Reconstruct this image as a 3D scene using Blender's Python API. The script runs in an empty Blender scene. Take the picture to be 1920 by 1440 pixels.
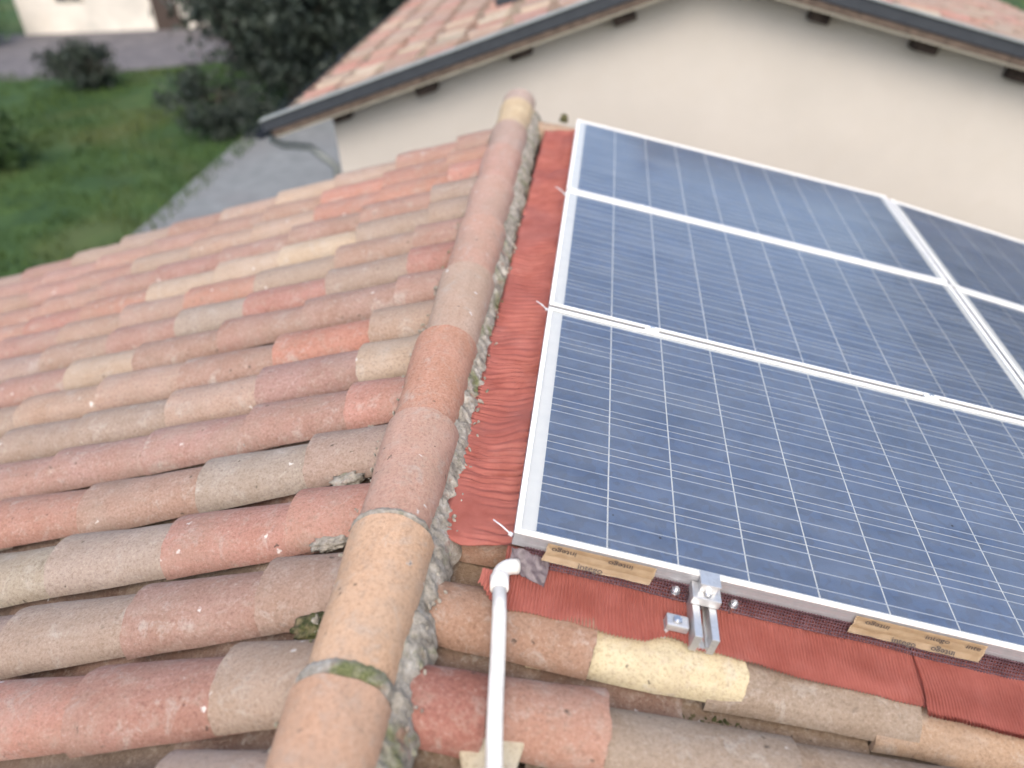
import bpy, bmesh, math, random
from mathutils import Vector, Matrix, Euler, noise
random.seed(7)
R = math.radians
scene = bpy.context.scene
C = scene.collection

# ------------------------------------------------------------------ camera
CAM_LOC = Vector((0.42652, -1.24361, 1.24689))
right = Vector((0.99460649, 0.08936599, -0.05264653))
down = Vector((0.00644431, -0.55984426, -0.82857279))
fwd = Vector((-0.10352008, 0.82376461, -0.55740063))
cam_d = bpy.data.cameras.new('camera')
cam = bpy.data.objects.new('camera', cam_d); C.objects.link(cam)
m = Matrix.Identity(4)
for i in range(3):
    m[i][0] = right[i]; m[i][1] = -down[i]; m[i][2] = -fwd[i]; m[i][3] = CAM_LOC[i]
cam.matrix_world = m
cam_d.sensor_width = 36.0
cam_d.lens = 1528.25 / 1920 * 36
cam_d.clip_start = 0.02; cam_d.clip_end = 2000
cam_d.dof.use_dof = True
cam_d.dof.focus_distance = 2.0
cam_d.dof.aperture_fstop = 1.3
scene.camera = cam

# ------------------------------------------------------------------ light
SUN_EL, SUN_AZ = R(51), R(172)          # azimuth measured from +Y towards +X
world = bpy.data.worlds.new('World'); scene.world = world
world.use_nodes = True
wn = world.node_tree.nodes; wl = world.node_tree.links
sky = wn.new('ShaderNodeTexSky'); sky.sky_type = 'NISHITA'; sky.sun_disc = False
sky.sun_elevation = SUN_EL; sky.sun_rotation = SUN_AZ
sky.air_density = 1.0; sky.dust_density = 4.0; sky.ozone_density = 1.0
wl.new(sky.outputs[0], wn['Background'].inputs[0])
wn['Background'].inputs[1].default_value = 0.15
sd = bpy.data.lights.new('sun', 'SUN'); sd.energy = 0.62; sd.angle = R(45); sd.color = (1.0, 0.975, 0.94)
sun = bpy.data.objects.new('sun', sd); C.objects.link(sun)
sdir = Vector((math.sin(SUN_AZ) * math.cos(SUN_EL), math.cos(SUN_AZ) * math.cos(SUN_EL), math.sin(SUN_EL)))
sun.rotation_euler = sdir.to_track_quat('Z', 'Y').to_euler()
scene.view_settings.view_transform = 'Standard'
scene.view_settings.look = 'None'
scene.view_settings.exposure = 1.27
scene.view_settings.gamma = 1.0
scene.render.engine = 'CYCLES'

# ------------------------------------------------------------------ frames of reference
P = R(15)
cp, sp = math.cos(P), math.sin(P)
def SR(s, y, h): return Vector((s * cp + h * sp, y, -s * sp + h * cp))     # right slope
def SL(s, y, h): return Vector((-s * cp - h * sp, y, -s * sp + h * cp))    # left slope
PC = Vector((0.25668, -0.00514, 0.03475))
PU = Vector((0.96570265, -0.02149503, -0.25875925))
PV = Vector((0.02076261, 0.99976896, -0.00556332))
PN = PU.cross(PV).normalized()
def PF(u, v, n): return PC + PU * u + PV * v + PN * n                        # panel plane
def basis(loc, X, Z):
    Z = Z.normalized(); X = (X - Z * X.dot(Z)).normalized(); Y = Z.cross(X)
    mm = Matrix.Identity(4)
    for i in range(3):
        mm[i][0] = X[i]; mm[i][1] = Y[i]; mm[i][2] = Z[i]; mm[i][3] = loc[i]
    return mm
PM = basis(PF(0, 0, 0), PU, PN)

# ------------------------------------------------------------------ object helpers
WM = {}
def wm(o): return WM.get(o.name, Matrix.Identity(4))
def place(o, mat, parent=None):
    if parent is not None:
        o.parent = parent
        o.matrix_basis = wm(parent).inverted() @ mat
    else:
        o.matrix_basis = mat
    WM[o.name] = mat.copy()
    return o
def obj(name, mesh, mat=None, parent=None, M=None):
    if isinstance(mesh, bmesh.types.BMesh):
        me = bpy.data.meshes.new(name); mesh.to_mesh(me); mesh.free()
    else: me = mesh
    if mat is not None and not me.materials: me.materials.append(mat)
    o = bpy.data.objects.new(name, me); C.objects.link(o)
    return place(o, M if M is not None else (Matrix.Identity(4)), parent)
def thing(name, label, cat, loc=(0, 0, 0), group=None):
    o = bpy.data.objects.new(name, None); C.objects.link(o); o.empty_display_size = 0.1
    place(o, Matrix.Translation(Vector(loc)))
    return tag(o, label, cat, group)
def tag(o, label, cat, group=None):
    o['label'] = label; o['category'] = cat
    if group: o['group'] = group
    return o
def kind(o, k): o['kind'] = k; return o
def smooth(bm, on=True):
    for f in bm.faces: f.smooth = on
    return bm
def box(bm, x0, x1, y0, y1, z0, z1, bev=0, T=None):
    vs = [bm.verts.new((x, y, z)) for z in (z0, z1) for y in (y0, y1) for x in (x0, x1)]
    fs = [bm.faces.new([vs[i] for i in q]) for q in ((0, 2, 3, 1), (4, 5, 7, 6), (0, 1, 5, 4), (2, 6, 7, 3), (0, 4, 6, 2), (1, 3, 7, 5))]
    if bev:
        es = list({e for f in fs for e in f.edges})
        r = bmesh.ops.bevel(bm, geom=es, offset=bev, segments=2, affect='EDGES', profile=0.6)
        vs = list({v for f in r['faces'] for v in f.verts} | {v for v in vs if v.is_valid})
    if T is not None:
        for v in vs:
            if v.is_valid: v.co = T @ v.co
    return bm
def boxes(*args):
    bm = bmesh.new()
    for a in args: box(bm, *a)
    return bm
def tube(bm, pts, rad, seg=14, caps=True):
    pts = [Vector(p) for p in pts]; rings = []
    rads = rad if isinstance(rad, (list, tuple)) else [rad] * len(pts)
    up = None
    for i, p in enumerate(pts):
        t = (pts[min(i + 1, len(pts) - 1)] - pts[max(i - 1, 0)]).normalized()
        if up is None:
            up = Vector((0, 0, 1)) if abs(t.z) < 0.9 else Vector((1, 0, 0))
        a = t.cross(up).normalized(); b = a.cross(t).normalized(); up = b
        rings.append([bm.verts.new(p + (a * math.cos(k / seg * 2 * math.pi) + b * math.sin(k / seg * 2 * math.pi)) * rads[i]) for k in range(seg)])
    for i in range(len(rings) - 1):
        for k in range(seg):
            f = bm.faces.new((rings[i][k], rings[i][(k + 1) % seg], rings[i + 1][(k + 1) % seg], rings[i + 1][k])); f.smooth = True
    if caps:
        bm.faces.new(rings[0]); bm.faces.new(list(reversed(rings[-1])))
    bmesh.ops.recalc_face_normals(bm, faces=bm.faces[:])
    return bm
def prism(bm, poly, axis_pts):
    """poly: list of 3d points (front), axis_pts: offset vector"""
    a = [bm.verts.new(p) for p in poly]; b = [bm.verts.new(Vector(p) + axis_pts) for p in poly]
    n = len(a)
    bm.faces.new(a); bm.faces.new(list(reversed(b)))
    for i in range(n): bm.faces.new((a[i], b[i], b[(i + 1) % n], a[(i + 1) % n]))
    bmesh.ops.recalc_face_normals(bm, faces=bm.faces[:])
    return bm
def grid(bm, nu, nv, fn, sm=True):
    vs = [[bm.verts.new(fn(i / nu, j / nv)) for j in range(nv + 1)] for i in range(nu + 1)]
    for i in range(nu):
        for j in range(nv):
            f = bm.faces.new((vs[i][j], vs[i + 1][j], vs[i + 1][j + 1], vs[i][j + 1])); f.smooth = sm
    return vs

# ------------------------------------------------------------------ materials
def mat(name, base=(0.5, 0.5, 0.5), rough=0.6, metal=0.0, spec=0.5):
    ma = bpy.data.materials.new(name); ma.use_nodes = True
    b = ma.node_tree.nodes['Principled BSDF']
    b.inputs['Base Color'].default_value = (*base, 1); b.inputs['Roughness'].default_value = rough
    b.inputs['Metallic'].default_value = metal; b.inputs['Specular IOR Level'].default_value = spec
    return ma
class N:
    def __init__(s, ma): s.t = ma.node_tree; s.b = s.t.nodes['Principled BSDF']
    def n(s, typ, **kw):
        o = s.t.nodes.new(typ)
        for k, v in kw.items():
            if hasattr(o, k): setattr(o, k, v)
            else: o.inputs[k].default_value = v
        return o
    def l(s, a, b): s.t.links.new(a, b)
    def coords(s, rand=True, which='Object'):
        tc = s.n('ShaderNodeTexCoord')
        if not rand: return tc.outputs[which]
        oi = s.n('ShaderNodeObjectInfo'); mu = s.n('ShaderNodeMath', operation='MULTIPLY'); mu.inputs[1].default_value = 57.0
        s.l(oi.outputs['Random'], mu.inputs[0])
        va = s.n('ShaderNodeVectorMath', operation='ADD'); s.l(tc.outputs[which], va.inputs[0]); s.l(mu.outputs[0], va.inputs[1])
        return va.outputs[0]
    def noise(s, vec, scale, detail=4, rough=0.55, dist=0.0):
        o = s.n('ShaderNodeTexNoise'); o.inputs['Scale'].default_value = scale; o.inputs['Detail'].default_value = detail
        o.inputs['Roughness'].default_value = rough; o.inputs['Distortion'].default_value = dist
        if vec is not None: s.l(vec, o.inputs['Vector'])
        return o.outputs['Fac']
    def ramp(s, fac, stops):
        o = s.n('ShaderNodeValToRGB'); e = o.color_ramp.elements
        while len(e) < len(stops): e.new(0.5)
        for k, (p, c) in enumerate(stops):
            e[k].position = p; e[k].color = (*c, 1) if len(c) == 3 else c
        s.l(fac, o.inputs[0]); return o.outputs[0]
    def mix(s, fac, a, b, mode='MIX'):
        o = s.n('ShaderNodeMix', data_type='RGBA', blend_type=mode)
        if isinstance(fac, (int, float)): o.inputs[0].default_value = fac
        else: s.l(fac, o.inputs[0])
        for k, v in ((6, a), (7, b)):
            if isinstance(v, tuple): o.inputs[k].default_value = (*v, 1)
            else: s.l(v, o.inputs[k])
        return o.outputs[2]
    def bump(s, h, strength=0.3, dist=0.01):
        o = s.n('ShaderNodeBump'); o.inputs['Strength'].default_value = strength; o.inputs['Distance'].default_value = dist
        s.l(h, o.inputs['Height']); s.l(o.outputs[0], s.b.inputs['Normal'])
    def math(s, op, a, b=0.5):
        o = s.n('ShaderNodeMath', operation=op)
        for k, v in ((0, a), (1, b)):
            if isinstance(v, (int, float)): o.inputs[k].default_value = v
            else: s.l(v, o.inputs[k])
        return o.outputs[0]
g1 = lambda v: (v, v, v)

def make_terracotta():
    ma = mat('terracotta', rough=0.88, spec=0.25); n = N(ma)
    v = n.coords(); oi = n.n('ShaderNodeObjectInfo')
    big = n.noise(v, 9, 3, 0.6); mid = n.noise(v, 38, 5, 0.62); fine = n.noise(v, 320, 3, 0.7)
    base = n.mix(n.ramp(big, [(0.3, g1(0.0)), (0.7, g1(1.0))]), oi.outputs['Color'],
                 n.mix(1.0, oi.outputs['Color'], (0.88, 0.83, 0.78), 'MULTIPLY'))
    base = n.mix(n.math('MULTIPLY', n.ramp(mid, [(0.52, g1(0)), (0.74, g1(1))]), 0.45), base, (0.40, 0.33, 0.27))
    # weathered lichen film, grey white
    lich = n.noise(v, 15, 6, 0.7, 0.6)
    base = n.mix(n.math('MULTIPLY', n.ramp(lich, [(0.56, g1(0)), (0.72, g1(1))]), 0.55), base, (0.46, 0.43, 0.38))
    # dark soot stains
    dk = n.noise(v, 22, 6, 0.7, 1.0)
    base = n.mix(n.math('MULTIPLY', n.ramp(dk, [(0.64, g1(0)), (0.73, g1(1))]), 0.6), base, (0.10, 0.08, 0.065))
    # lime splashes
    vo = n.n('ShaderNodeTexVoronoi'); vo.inputs['Scale'].default_value = 34; vo.inputs['Randomness'].default_value = 1
    wob = n.n('ShaderNodeVectorMath', operation='ADD'); n.l(v, wob.inputs[0])
    nz = n.n('ShaderNodeTexNoise'); nz.inputs['Scale'].default_value = 60; n.l(v, nz.inputs['Vector'])
    sc = n.n('ShaderNodeVectorMath', operation='SCALE'); sc.inputs['Scale'].default_value = 0.03; n.l(nz.outputs['Color'], sc.inputs[0]); n.l(sc.outputs[0], wob.inputs[1])
    n.l(wob.outputs[0], vo.inputs['Vector'])
    sx = n.n('ShaderNodeSeparateColor'); n.l(vo.outputs['Color'], sx.inputs[0])
    rare = n.math('GREATER_THAN', sx.outputs[0], 0.97)
    spot = n.math('MULTIPLY', n.ramp(vo.outputs['Distance'], [(0.12, g1(1)), (0.26, g1(0))]), rare)
    base = n.mix(n.math('MULTIPLY', spot, 0.75), base, (0.72, 0.70, 0.66))
    rare2 = n.math('GREATER_THAN', sx.outputs[1], 0.90)
    spot2 = n.math('MULTIPLY', n.ramp(vo.outputs['Distance'], [(0.1, g1(1)), (0.22, g1(0))]), rare2)
    base = n.mix(n.math('MULTIPLY', spot2, 0.75), base, (0.06, 0.045, 0.035))
    grit = n.noise(v, 130, 6, 0.74)
    base = n.mix(n.math('MULTIPLY', n.ramp(grit, [(0.36, g1(1)), (0.5, g1(0))]), 0.55), base, n.mix(1.0, base, (0.50, 0.46, 0.43), 'MULTIPLY'))
    base = n.mix(n.math('MULTIPLY', n.ramp(grit, [(0.56, g1(0)), (0.70, g1(1))]), 0.35), base, (0.56, 0.50, 0.43))
    geo = n.n('ShaderNodeNewGeometry')
    blot = n.noise(geo.outputs['Position'], 4.5, 6, 0.68, 0.5)
    base = n.mix(n.math('MULTIPLY', n.ramp(blot, [(0.47, g1(0)), (0.66, g1(1))]), 0.34), base, (0.29, 0.235, 0.185))
    mp = n.n('ShaderNodeMapping'); mp.inputs['Scale'].default_value = (5, 46, 46); n.l(v, mp.inputs['Vector'])
    stk = n.noise(mp.outputs[0], 1.0, 5, 0.65)
    base = n.mix(n.math('MULTIPLY', n.ramp(stk, [(0.5, g1(0)), (0.72, g1(1))]), 0.2), base, n.mix(1.0, base, (0.55, 0.50, 0.46), 'MULTIPLY'))
    base = n.mix(n.math('MULTIPLY', fine, 0.45), base, n.mix(1.0, base, (0.55, 0.52, 0.5), 'MULTIPLY'))
    n.l(base, n.b.inputs['Base Color'])
    n.bump(n.math('ADD', n.math('MULTIPLY', mid, 0.6), n.math('ADD', n.math('MULTIPLY', fine, 0.4), n.math('MULTIPLY', grit, 0.6))), 0.75, 0.007)
    return ma
M_TILE = make_terracotta()

def make_mortar():
    ma = mat('lime_mortar', rough=0.95, spec=0.15); n = N(ma); v = n.coords(False)
    a = n.noise(v, 38, 8, 0.66); b = n.noise(v, 9, 5, 0.6, 0.5); c = n.noise(v, 160, 5, 0.75)
    col = n.ramp(a, [(0.30, (0.11, 0.095, 0.075)), (0.44, (0.25, 0.225, 0.185)), (0.60, (0.37, 0.34, 0.29)), (0.74, (0.55, 0.52, 0.46))])
    col = n.mix(n.ramp(b, [(0.54, g1(0)), (0.68, g1(1))]), col, n.ramp(c, [(0.35, (0.07, 0.08, 0.03)), (0.65, (0.21, 0.22, 0.10))]))
    red = n.noise(v, 19, 4, 0.6, 0.3)
    col = n.mix(n.math('MULTIPLY', n.ramp(red, [(0.60, g1(0)), (0.68, g1(1))]), 0.6), col, (0.25, 0.12, 0.09))
    n.l(col, n.b.inputs['Base Color']); n.bump(n.math('ADD', a, n.math('MULTIPLY', c, 0.9)), 0.75, 0.008)
    return ma
M_MORTAR = make_mortar()
def make_noisy(name, c0, c1, scale, rough=0.9, bump=0.3, bd=0.01, detail=6, spec=0.2, c2=None, s2=3):
    ma = mat(name, rough=rough, spec=spec); n = N(ma); v = n.coords(False)
    a = n.noise(v, scale, detail, 0.65)
    col = n.ramp(a, [(0.35, c0), (0.65, c1)])
    if c2: col = n.mix(n.ramp(n.noise(v, s2, 5, 0.6, 0.4), [(0.48, g1(0)), (0.68, g1(1))]), col, c2)
    n.l(col, n.b.inputs['Base Color'])
    if bump: n.bump(a, bump, bd)
    return ma
M_MOSS = make_noisy('moss', (0.03, 0.034, 0.013), (0.10, 0.105, 0.04), 90, bump=1.0, bd=0.01, c2=(0.20, 0.16, 0.09), s2=30)
M_DECK = make_noisy('roof_underlay', (0.06, 0.045, 0.035), (0.12, 0.09, 0.07), 20)
def make_plaster():
    ma = mat('rendered_plaster', rough=0.93, spec=0.2); n = N(ma); v = n.coords(False)
    big = n.noise(v, 0.9, 4, 0.55); mid = n.noise(v, 6, 6, 0.65); fine = n.noise(v, 140, 4, 0.7)
    col = n.ramp(big, [(0.3, (0.43, 0.40, 0.355)), (0.7, (0.495, 0.46, 0.41))])
    col = n.mix(n.math('MULTIPLY', n.ramp(mid, [(0.45, g1(0)), (0.75, g1(1))]), 0.45), col, (0.44, 0.40, 0.345))
    sx = n.n('ShaderNodeMapping'); sx.inputs['Scale'].default_value = (7, 7, 0.7); n.l(v, sx.inputs['Vector'])
    st = n.noise(sx.outputs[0], 1.0, 5, 0.6)
    col = n.mix(n.math('MULTIPLY', n.ramp(st, [(0.5, g1(0)), (0.75, g1(1))]), 0.12), col, (0.45, 0.42, 0.37))
    col = n.mix(n.math('MULTIPLY', fine, 0.25), col, (0.45, 0.41, 0.36))
    n.l(col, n.b.inputs['Base Color']); n.bump(n.math('ADD', fine, mid), 0.35, 0.006)
    return ma
M_WALL = make_plaster()
def make_metal(name, base, rough, metal=1.0, var=0.15, sc=40):
    ma = mat(name, base, rough, metal); n = N(ma); v = n.coords(False)
    a = n.noise(v, sc, 5, 0.65)
    n.l(n.mix(n.math('MULTIPLY', n.ramp(a, [(0.45, g1(0)), (0.75, g1(1))]), var * 2), base, tuple(c * 0.6 for c in base)), n.b.inputs['Base Color'])
    n.l(n.ramp(a, [(0.3, g1(max(0.05, rough - 0.1))), (0.7, g1(min(1, rough + 0.12)))]), n.b.inputs['Roughness'])
    return ma
M_FRAME = make_metal('anodised_frame', (0.80, 0.79, 0.75), 0.5, 0.05, 0.05, 25)
M_ALU = make_metal('mill_aluminium', (0.60, 0.60, 0.59), 0.42, 0.75, 0.3, 60)
M_STEEL = make_metal('zinc_bolt', (0.66, 0.67, 0.68), 0.32, 1.0, 0.25, 120)
M_DARKM = make_metal('dark_painted_metal', (0.022, 0.027, 0.034), 0.7, 0.0, 0.2, 12)
M_LIGHTM = make_metal('pale_verge_metal', (0.22, 0.24, 0.23), 0.8, 0.0, 0.25, 9)
M_BACK = mat('white_backsheet', (0.92, 0.90, 0.85), 0.6)
M_BUS = mat('tinned_busbar', (0.74, 0.77, 0.82), 0.4, 0.3)
def make_cell():
    ma = mat('polycrystalline_cell', rough=0.35, spec=0.5); n = N(ma); v = n.coords()
    vo = n.n('ShaderNodeTexVoronoi'); vo.inputs['Scale'].default_value = 55; n.l(v, vo.inputs['Vector'])
    sx = n.n('ShaderNodeSeparateColor'); n.l(vo.outputs['Color'], sx.inputs[0])
    col = n.ramp(sx.outputs[0], [(0.0, (0.015, 0.055, 0.165)), (1.0, (0.031, 0.102, 0.275))])
    oi = n.n('ShaderNodeObjectInfo')
    col = n.mix(n.math('MULTIPLY', oi.outputs['Random'], 0.35), col, (0.032, 0.072, 0.155))
    wv = n.n('ShaderNodeTexWave'); wv.wave_type = 'BANDS'; wv.bands_direction = 'X'; wv.inputs['Scale'].default_value = 150
    tc = n.coords(False); n.l(tc, wv.inputs['Vector'])
    col = n.mix(n.math('MULTIPLY', n.ramp(wv.outputs['Fac'], [(0.8, g1(0)), (0.95, g1(1))]), 0.22), col, (0.35, 0.4, 0.48))
    n.l(col, n.b.inputs['Base Color'])
    return ma
M_CELL = make_cell()
def make_glass():
    ma = bpy.data.materials.new('solar_glass'); ma.use_nodes = True; t = ma.node_tree
    for x in list(t.nodes):
        if x.type != 'OUTPUT_MATERIAL': t.nodes.remove(x)
    out = t.nodes['Material Output']
    n = N.__new__(N); n.t = t
    v = n.coords(False)
    tr = n.n('ShaderNodeBsdfTransparent'); tr.inputs[0].default_value = (0.95, 0.97, 0.97, 1)
    gl = n.n('ShaderNodeBsdfGlossy'); gl.inputs['Roughness'].default_value = 0.16
    fr = n.n('ShaderNodeFresnel'); fr.inputs['IOR'].default_value = 1.6
    mx = n.n('ShaderNodeMixShader'); n.l(fr.outputs[0], mx.inputs[0]); n.l(tr.outputs[0], mx.inputs[1]); n.l(gl.outputs[0], mx.inputs[2])
    df = n.n('ShaderNodeBsdfDiffuse'); df.inputs[0].default_value = (0.58, 0.63, 0.66, 1)
    a = n.noise(v, 7, 6, 0.65); b = n.noise(v, 90, 4, 0.7)
    mp = n.n('ShaderNodeMapping'); mp.inputs['Scale'].default_value = (1.5, 22, 1); n.l(v, mp.inputs['Vector'])
    stx = n.noise(mp.outputs[0], 1.0, 4, 0.6)
    dust = n.math('ADD', n.math('MULTIPLY', n.ramp(a, [(0.3, g1(0.2)), (0.75, g1(1))]), 0.08), n.math('MULTIPLY', stx, 0.13))
    dust = n.math('ADD', dust, n.math('MULTIPLY', n.ramp(b, [(0.6, g1(0)), (0.8, g1(1))]), 0.06))
    mx2 = n.n('ShaderNodeMixShader'); n.l(dust, mx2.inputs[0]); n.l(mx.outputs[0], mx2.inputs[1]); n.l(df.outputs[0], mx2.inputs[2])
    vo = n.n('ShaderNodeTexVoronoi'); vo.inputs['Scale'].default_value = 9; n.l(v, vo.inputs['Vector'])
    sx = n.n('ShaderNodeSeparateColor'); n.l(vo.outputs['Color'], sx.inputs[0])
    sp_ = n.math('MULTIPLY', n.math('LESS_THAN', vo.outputs['Distance'], 0.028), n.math('GREATER_THAN', sx.outputs[0], 0.75))
    dk = n.n('ShaderNodeBsdfDiffuse'); dk.inputs[0].default_value = (0.035, 0.035, 0.04, 1)
    mx3 = n.n('ShaderNodeMixShader'); n.l(n.math('MULTIPLY', sp_, 0.8), mx3.inputs[0]); n.l(mx2.outputs[0], mx3.inputs[1]); n.l(dk.outputs[0], mx3.inputs[2])
    n.l(mx3.outputs[0], out.inputs[0])
    return ma
M_GLASS = make_glass()
def make_flash():
    ma = mat('red_pleated_flashing', rough=0.62, spec=0.35); n = N(ma); v = n.coords(False)
    a = n.noise(v, 14, 5, 0.6); b = n.noise(v, 180, 3, 0.6)
    col = n.ramp(a, [(0.35, (0.44, 0.135, 0.10)), (0.65, (0.54, 0.19, 0.148))])
    dusty = n.noise(v, 6, 6, 0.7, 0.4)
    col = n.mix(n.math('MULTIPLY', n.ramp(dusty, [(0.5, g1(0)), (0.72, g1(1))]), 0.35), col, (0.58, 0.29, 0.25))
    n.l(col, n.b.inputs['Base Color']); n.bump(b, 0.12, 0.003)
    return ma
M_FLASH = make_flash()
M_PVC = mat('white_pvc', (0.68, 0.66, 0.61), 0.38); _n = N(M_PVC); _v = _n.coords(False)
_n.l(_n.ramp(_n.noise(_v, 25, 6, 0.7), [(0.4, (0.70, 0.685, 0.64)), (0.75, (0.52, 0.50, 0.45))]), _n.b.inputs['Base Color'])
M_KRAFT = make_noisy('kraft_tape', (0.40, 0.28, 0.165), (0.49, 0.36, 0.225), 30, rough=0.45, bump=0.1, bd=0.002, spec=0.5)
M_INK = mat('dark_ink', (0.06, 0.048, 0.04), 0.6)
M_TIE = mat('white_nylon', (0.55, 0.57, 0.58), 0.4)
M_FILM = make_noisy('grey_tape', (0.16, 0.125, 0.13), (0.27, 0.22, 0.23), 60, rough=0.35, bump=0.5, bd=0.003, spec=0.5)
def make_mesh():
    ma = mat('perforated_skirt', (0.12, 0.06, 0.075), 0.55, 0.2); n = N(ma); v = n.coords(False)
    sxyz = n.n('ShaderNodeSeparateXYZ'); n.l(v, sxyz.inputs[0]); cxyz = n.n('ShaderNodeCombineXYZ'); n.l(sxyz.outputs[0], cxyz.inputs[0]); n.l(sxyz.outputs[2], cxyz.inputs[1])
    vo = n.n('ShaderNodeTexVoronoi'); vo.voronoi_dimensions = '2D'; vo.inputs['Scale'].default_value = 150; vo.inputs['Randomness'].default_value = 0.0; n.l(cxyz.outputs[0], vo.inputs['Vector'])
    hole = n.math('GREATER_THAN', vo.outputs['Distance'], 0.33)
    n.l(hole, n.b.inputs['Alpha'])
    n.l(n.ramp(n.noise(v, 30, 4), [(0.35, (0.10, 0.048, 0.06)), (0.7, (0.19, 0.10, 0.115))]), n.b.inputs['Base Color'])
    return ma
M_SKIRT = make_mesh()
M_WOOD = make_noisy('dark_wood', (0.035, 0.026, 0.022), (0.08, 0.06, 0.05), 14, bump=0.4)
M_CREAM = make_noisy('cream_board', (0.36, 0.33, 0.26), (0.46, 0.42, 0.34), 8)
M_CONC = make_noisy('concrete', (0.135, 0.145, 0.145), (0.19, 0.20, 0.20), 3, c2=(0.15, 0.15, 0.15), s2=0.35)
M_GRASS = make_noisy('meadow', (0.020, 0.045, 0.014), (0.045, 0.082, 0.022), 1.2, bump=0.6, bd=0.05, detail=9, c2=(0.07, 0.085, 0.03), s2=0.16)
M_BLADE = make_noisy('grass_blades', (0.022, 0.050, 0.014), (0.055, 0.09, 0.024), 0.5, bump=0, detail=8, c2=(0.075, 0.09, 0.03), s2=0.16)
M_SOIL = make_noisy('bare_soil', (0.085, 0.08, 0.085), (0.14, 0.13, 0.13), 1.5, bump=0.6, bd=0.05)
M_BARK = make_noisy('bark', (0.04, 0.032, 0.027), (0.09, 0.075, 0.06), 12, bump=0.8, bd=0.02)
def leafmat(name, c0, c1):
    ma = mat(name, rough=0.6, spec=0.3); n = N(ma); v = n.coords(False)
    n.l(n.ramp(n.noise(v, 1.7, 5, 0.7), [(0.35, c0), (0.65, c1)]), n.b.inputs['Base Color']); return ma
M_LEAFD = leafmat('dark_foliage', (0.016, 0.024, 0.020), (0.040, 0.052, 0.036))
M_LEAFG = leafmat('green_foliage', (0.022, 0.048, 0.016), (0.055, 0.095, 0.028))
M_TWIG = leafmat('bare_twigs', (0.060, 0.046, 0.050), (0.115, 0.090, 0.090))
M_PALE = make_noisy('pale_render', (0.56, 0.52, 0.45), (0.64, 0.60, 0.53), 1.0, c2=(0.45, 0.43, 0.38), s2=0.4)
M_DGLASS = mat('dark_window_glass', (0.03, 0.045, 0.06), 0.1)

# ------------------------------------------------------------------ setting: ground
ZG = -4.6
bm = bmesh.new()
vs = [bm.verts.new(p) for p in ((-500, -300, ZG), (500, -300, ZG), (500, 900, ZG), (-500, 900, ZG))]; bm.faces.new(vs)
kind(obj('ground', bm, M_GRASS), 'structure')
def sheet(name, pts, z, ma):
    b = bmesh.new(); b.faces.new([b.verts.new((x, y, z)) for x, y in pts]); return kind(obj(name, b, ma), 'structure')
lane = [(-7.6, -30), (-2.4, -30), (-2.4, 40), (-9.6, 60), (-10.4, 40), (-8.4, 21)]
sheet('concrete_yard', lane, ZG + 0.012, M_CONC)
sheet('soil_path', [(-44, 25.0), (-30, 24.2), (-17, 25.3), (-10.6, 27.5), (-10.6, 33.4), (-44, 33.4)], ZG + 0.006, M_SOIL)
# grass blades over the part of the meadow that shows
bm = bmesh.new()
for k in range(26000):
    y = random.uniform(8.5, 26); x = random.uniform(-26, -7.8)
    if noise.noise((x * 0.5, y * 0.5, 3)) < -0.28: continue
    h = random.uniform(0.06, 0.20) * (0.7 + 0.6 * noise.noise((x * 0.3, y * 0.3, 9)) + 0.3); a = random.uniform(0, 6.28); w = random.uniform(0.012, 0.03)
    dx, dy = math.cos(a) * w, math.sin(a) * w; lx, ly = random.uniform(-.06, .06), random.uniform(-.06, .06)
    bm.faces.new((bm.verts.new((x - dx, y - dy, ZG)), bm.verts.new((x + dx, y + dy, ZG)), bm.verts.new((x + lx, y + ly, ZG + h))))
o = kind(obj('grass', bm, M_BLADE), 'stuff'); o['label'] = 'green meadow grass beyond the left roof edge'; o['category'] = 'grass'

# ------------------------------------------------------------------ trees and shrubs
def leaf_cloud(bm, centre, rx, ry, rz, count, size, clumps, seed):
    rnd = random.Random(seed)
    cl = []
    for k in range(clumps):
        while True:
            p = Vector((rnd.uniform(-1, 1), rnd.uniform(-1, 1), rnd.uniform(-1, 1)))
            if 0.25 < p.length < 1: break
        cl.append((Vector((p.x * rx, p.y * ry, p.z * rz)), rnd.uniform(0.22, 0.42)))
    for k in range(count):
        c, r = cl[rnd.randrange(clumps)]
        d = Vector((rnd.gauss(0, 1), rnd.gauss(0, 1), rnd.gauss(0, 1))); d *= r * 0.55
        p = Vector(centre) + c + Vector((d.x * rx, d.y * ry, d.z * rz))
        q = Euler((rnd.uniform(0, 6.3), rnd.uniform(0, 6.3), rnd.uniform(0, 6.3))).to_matrix()
        s = size * rnd.uniform(0.6, 1.3)
        bm.faces.new([bm.verts.new(p + q @ Vector(t)) for t in ((-s, 0, 0), (0, -s * 0.5, 0), (s, 0, s * 0.2), (0, s * 0.5, 0))])
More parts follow.
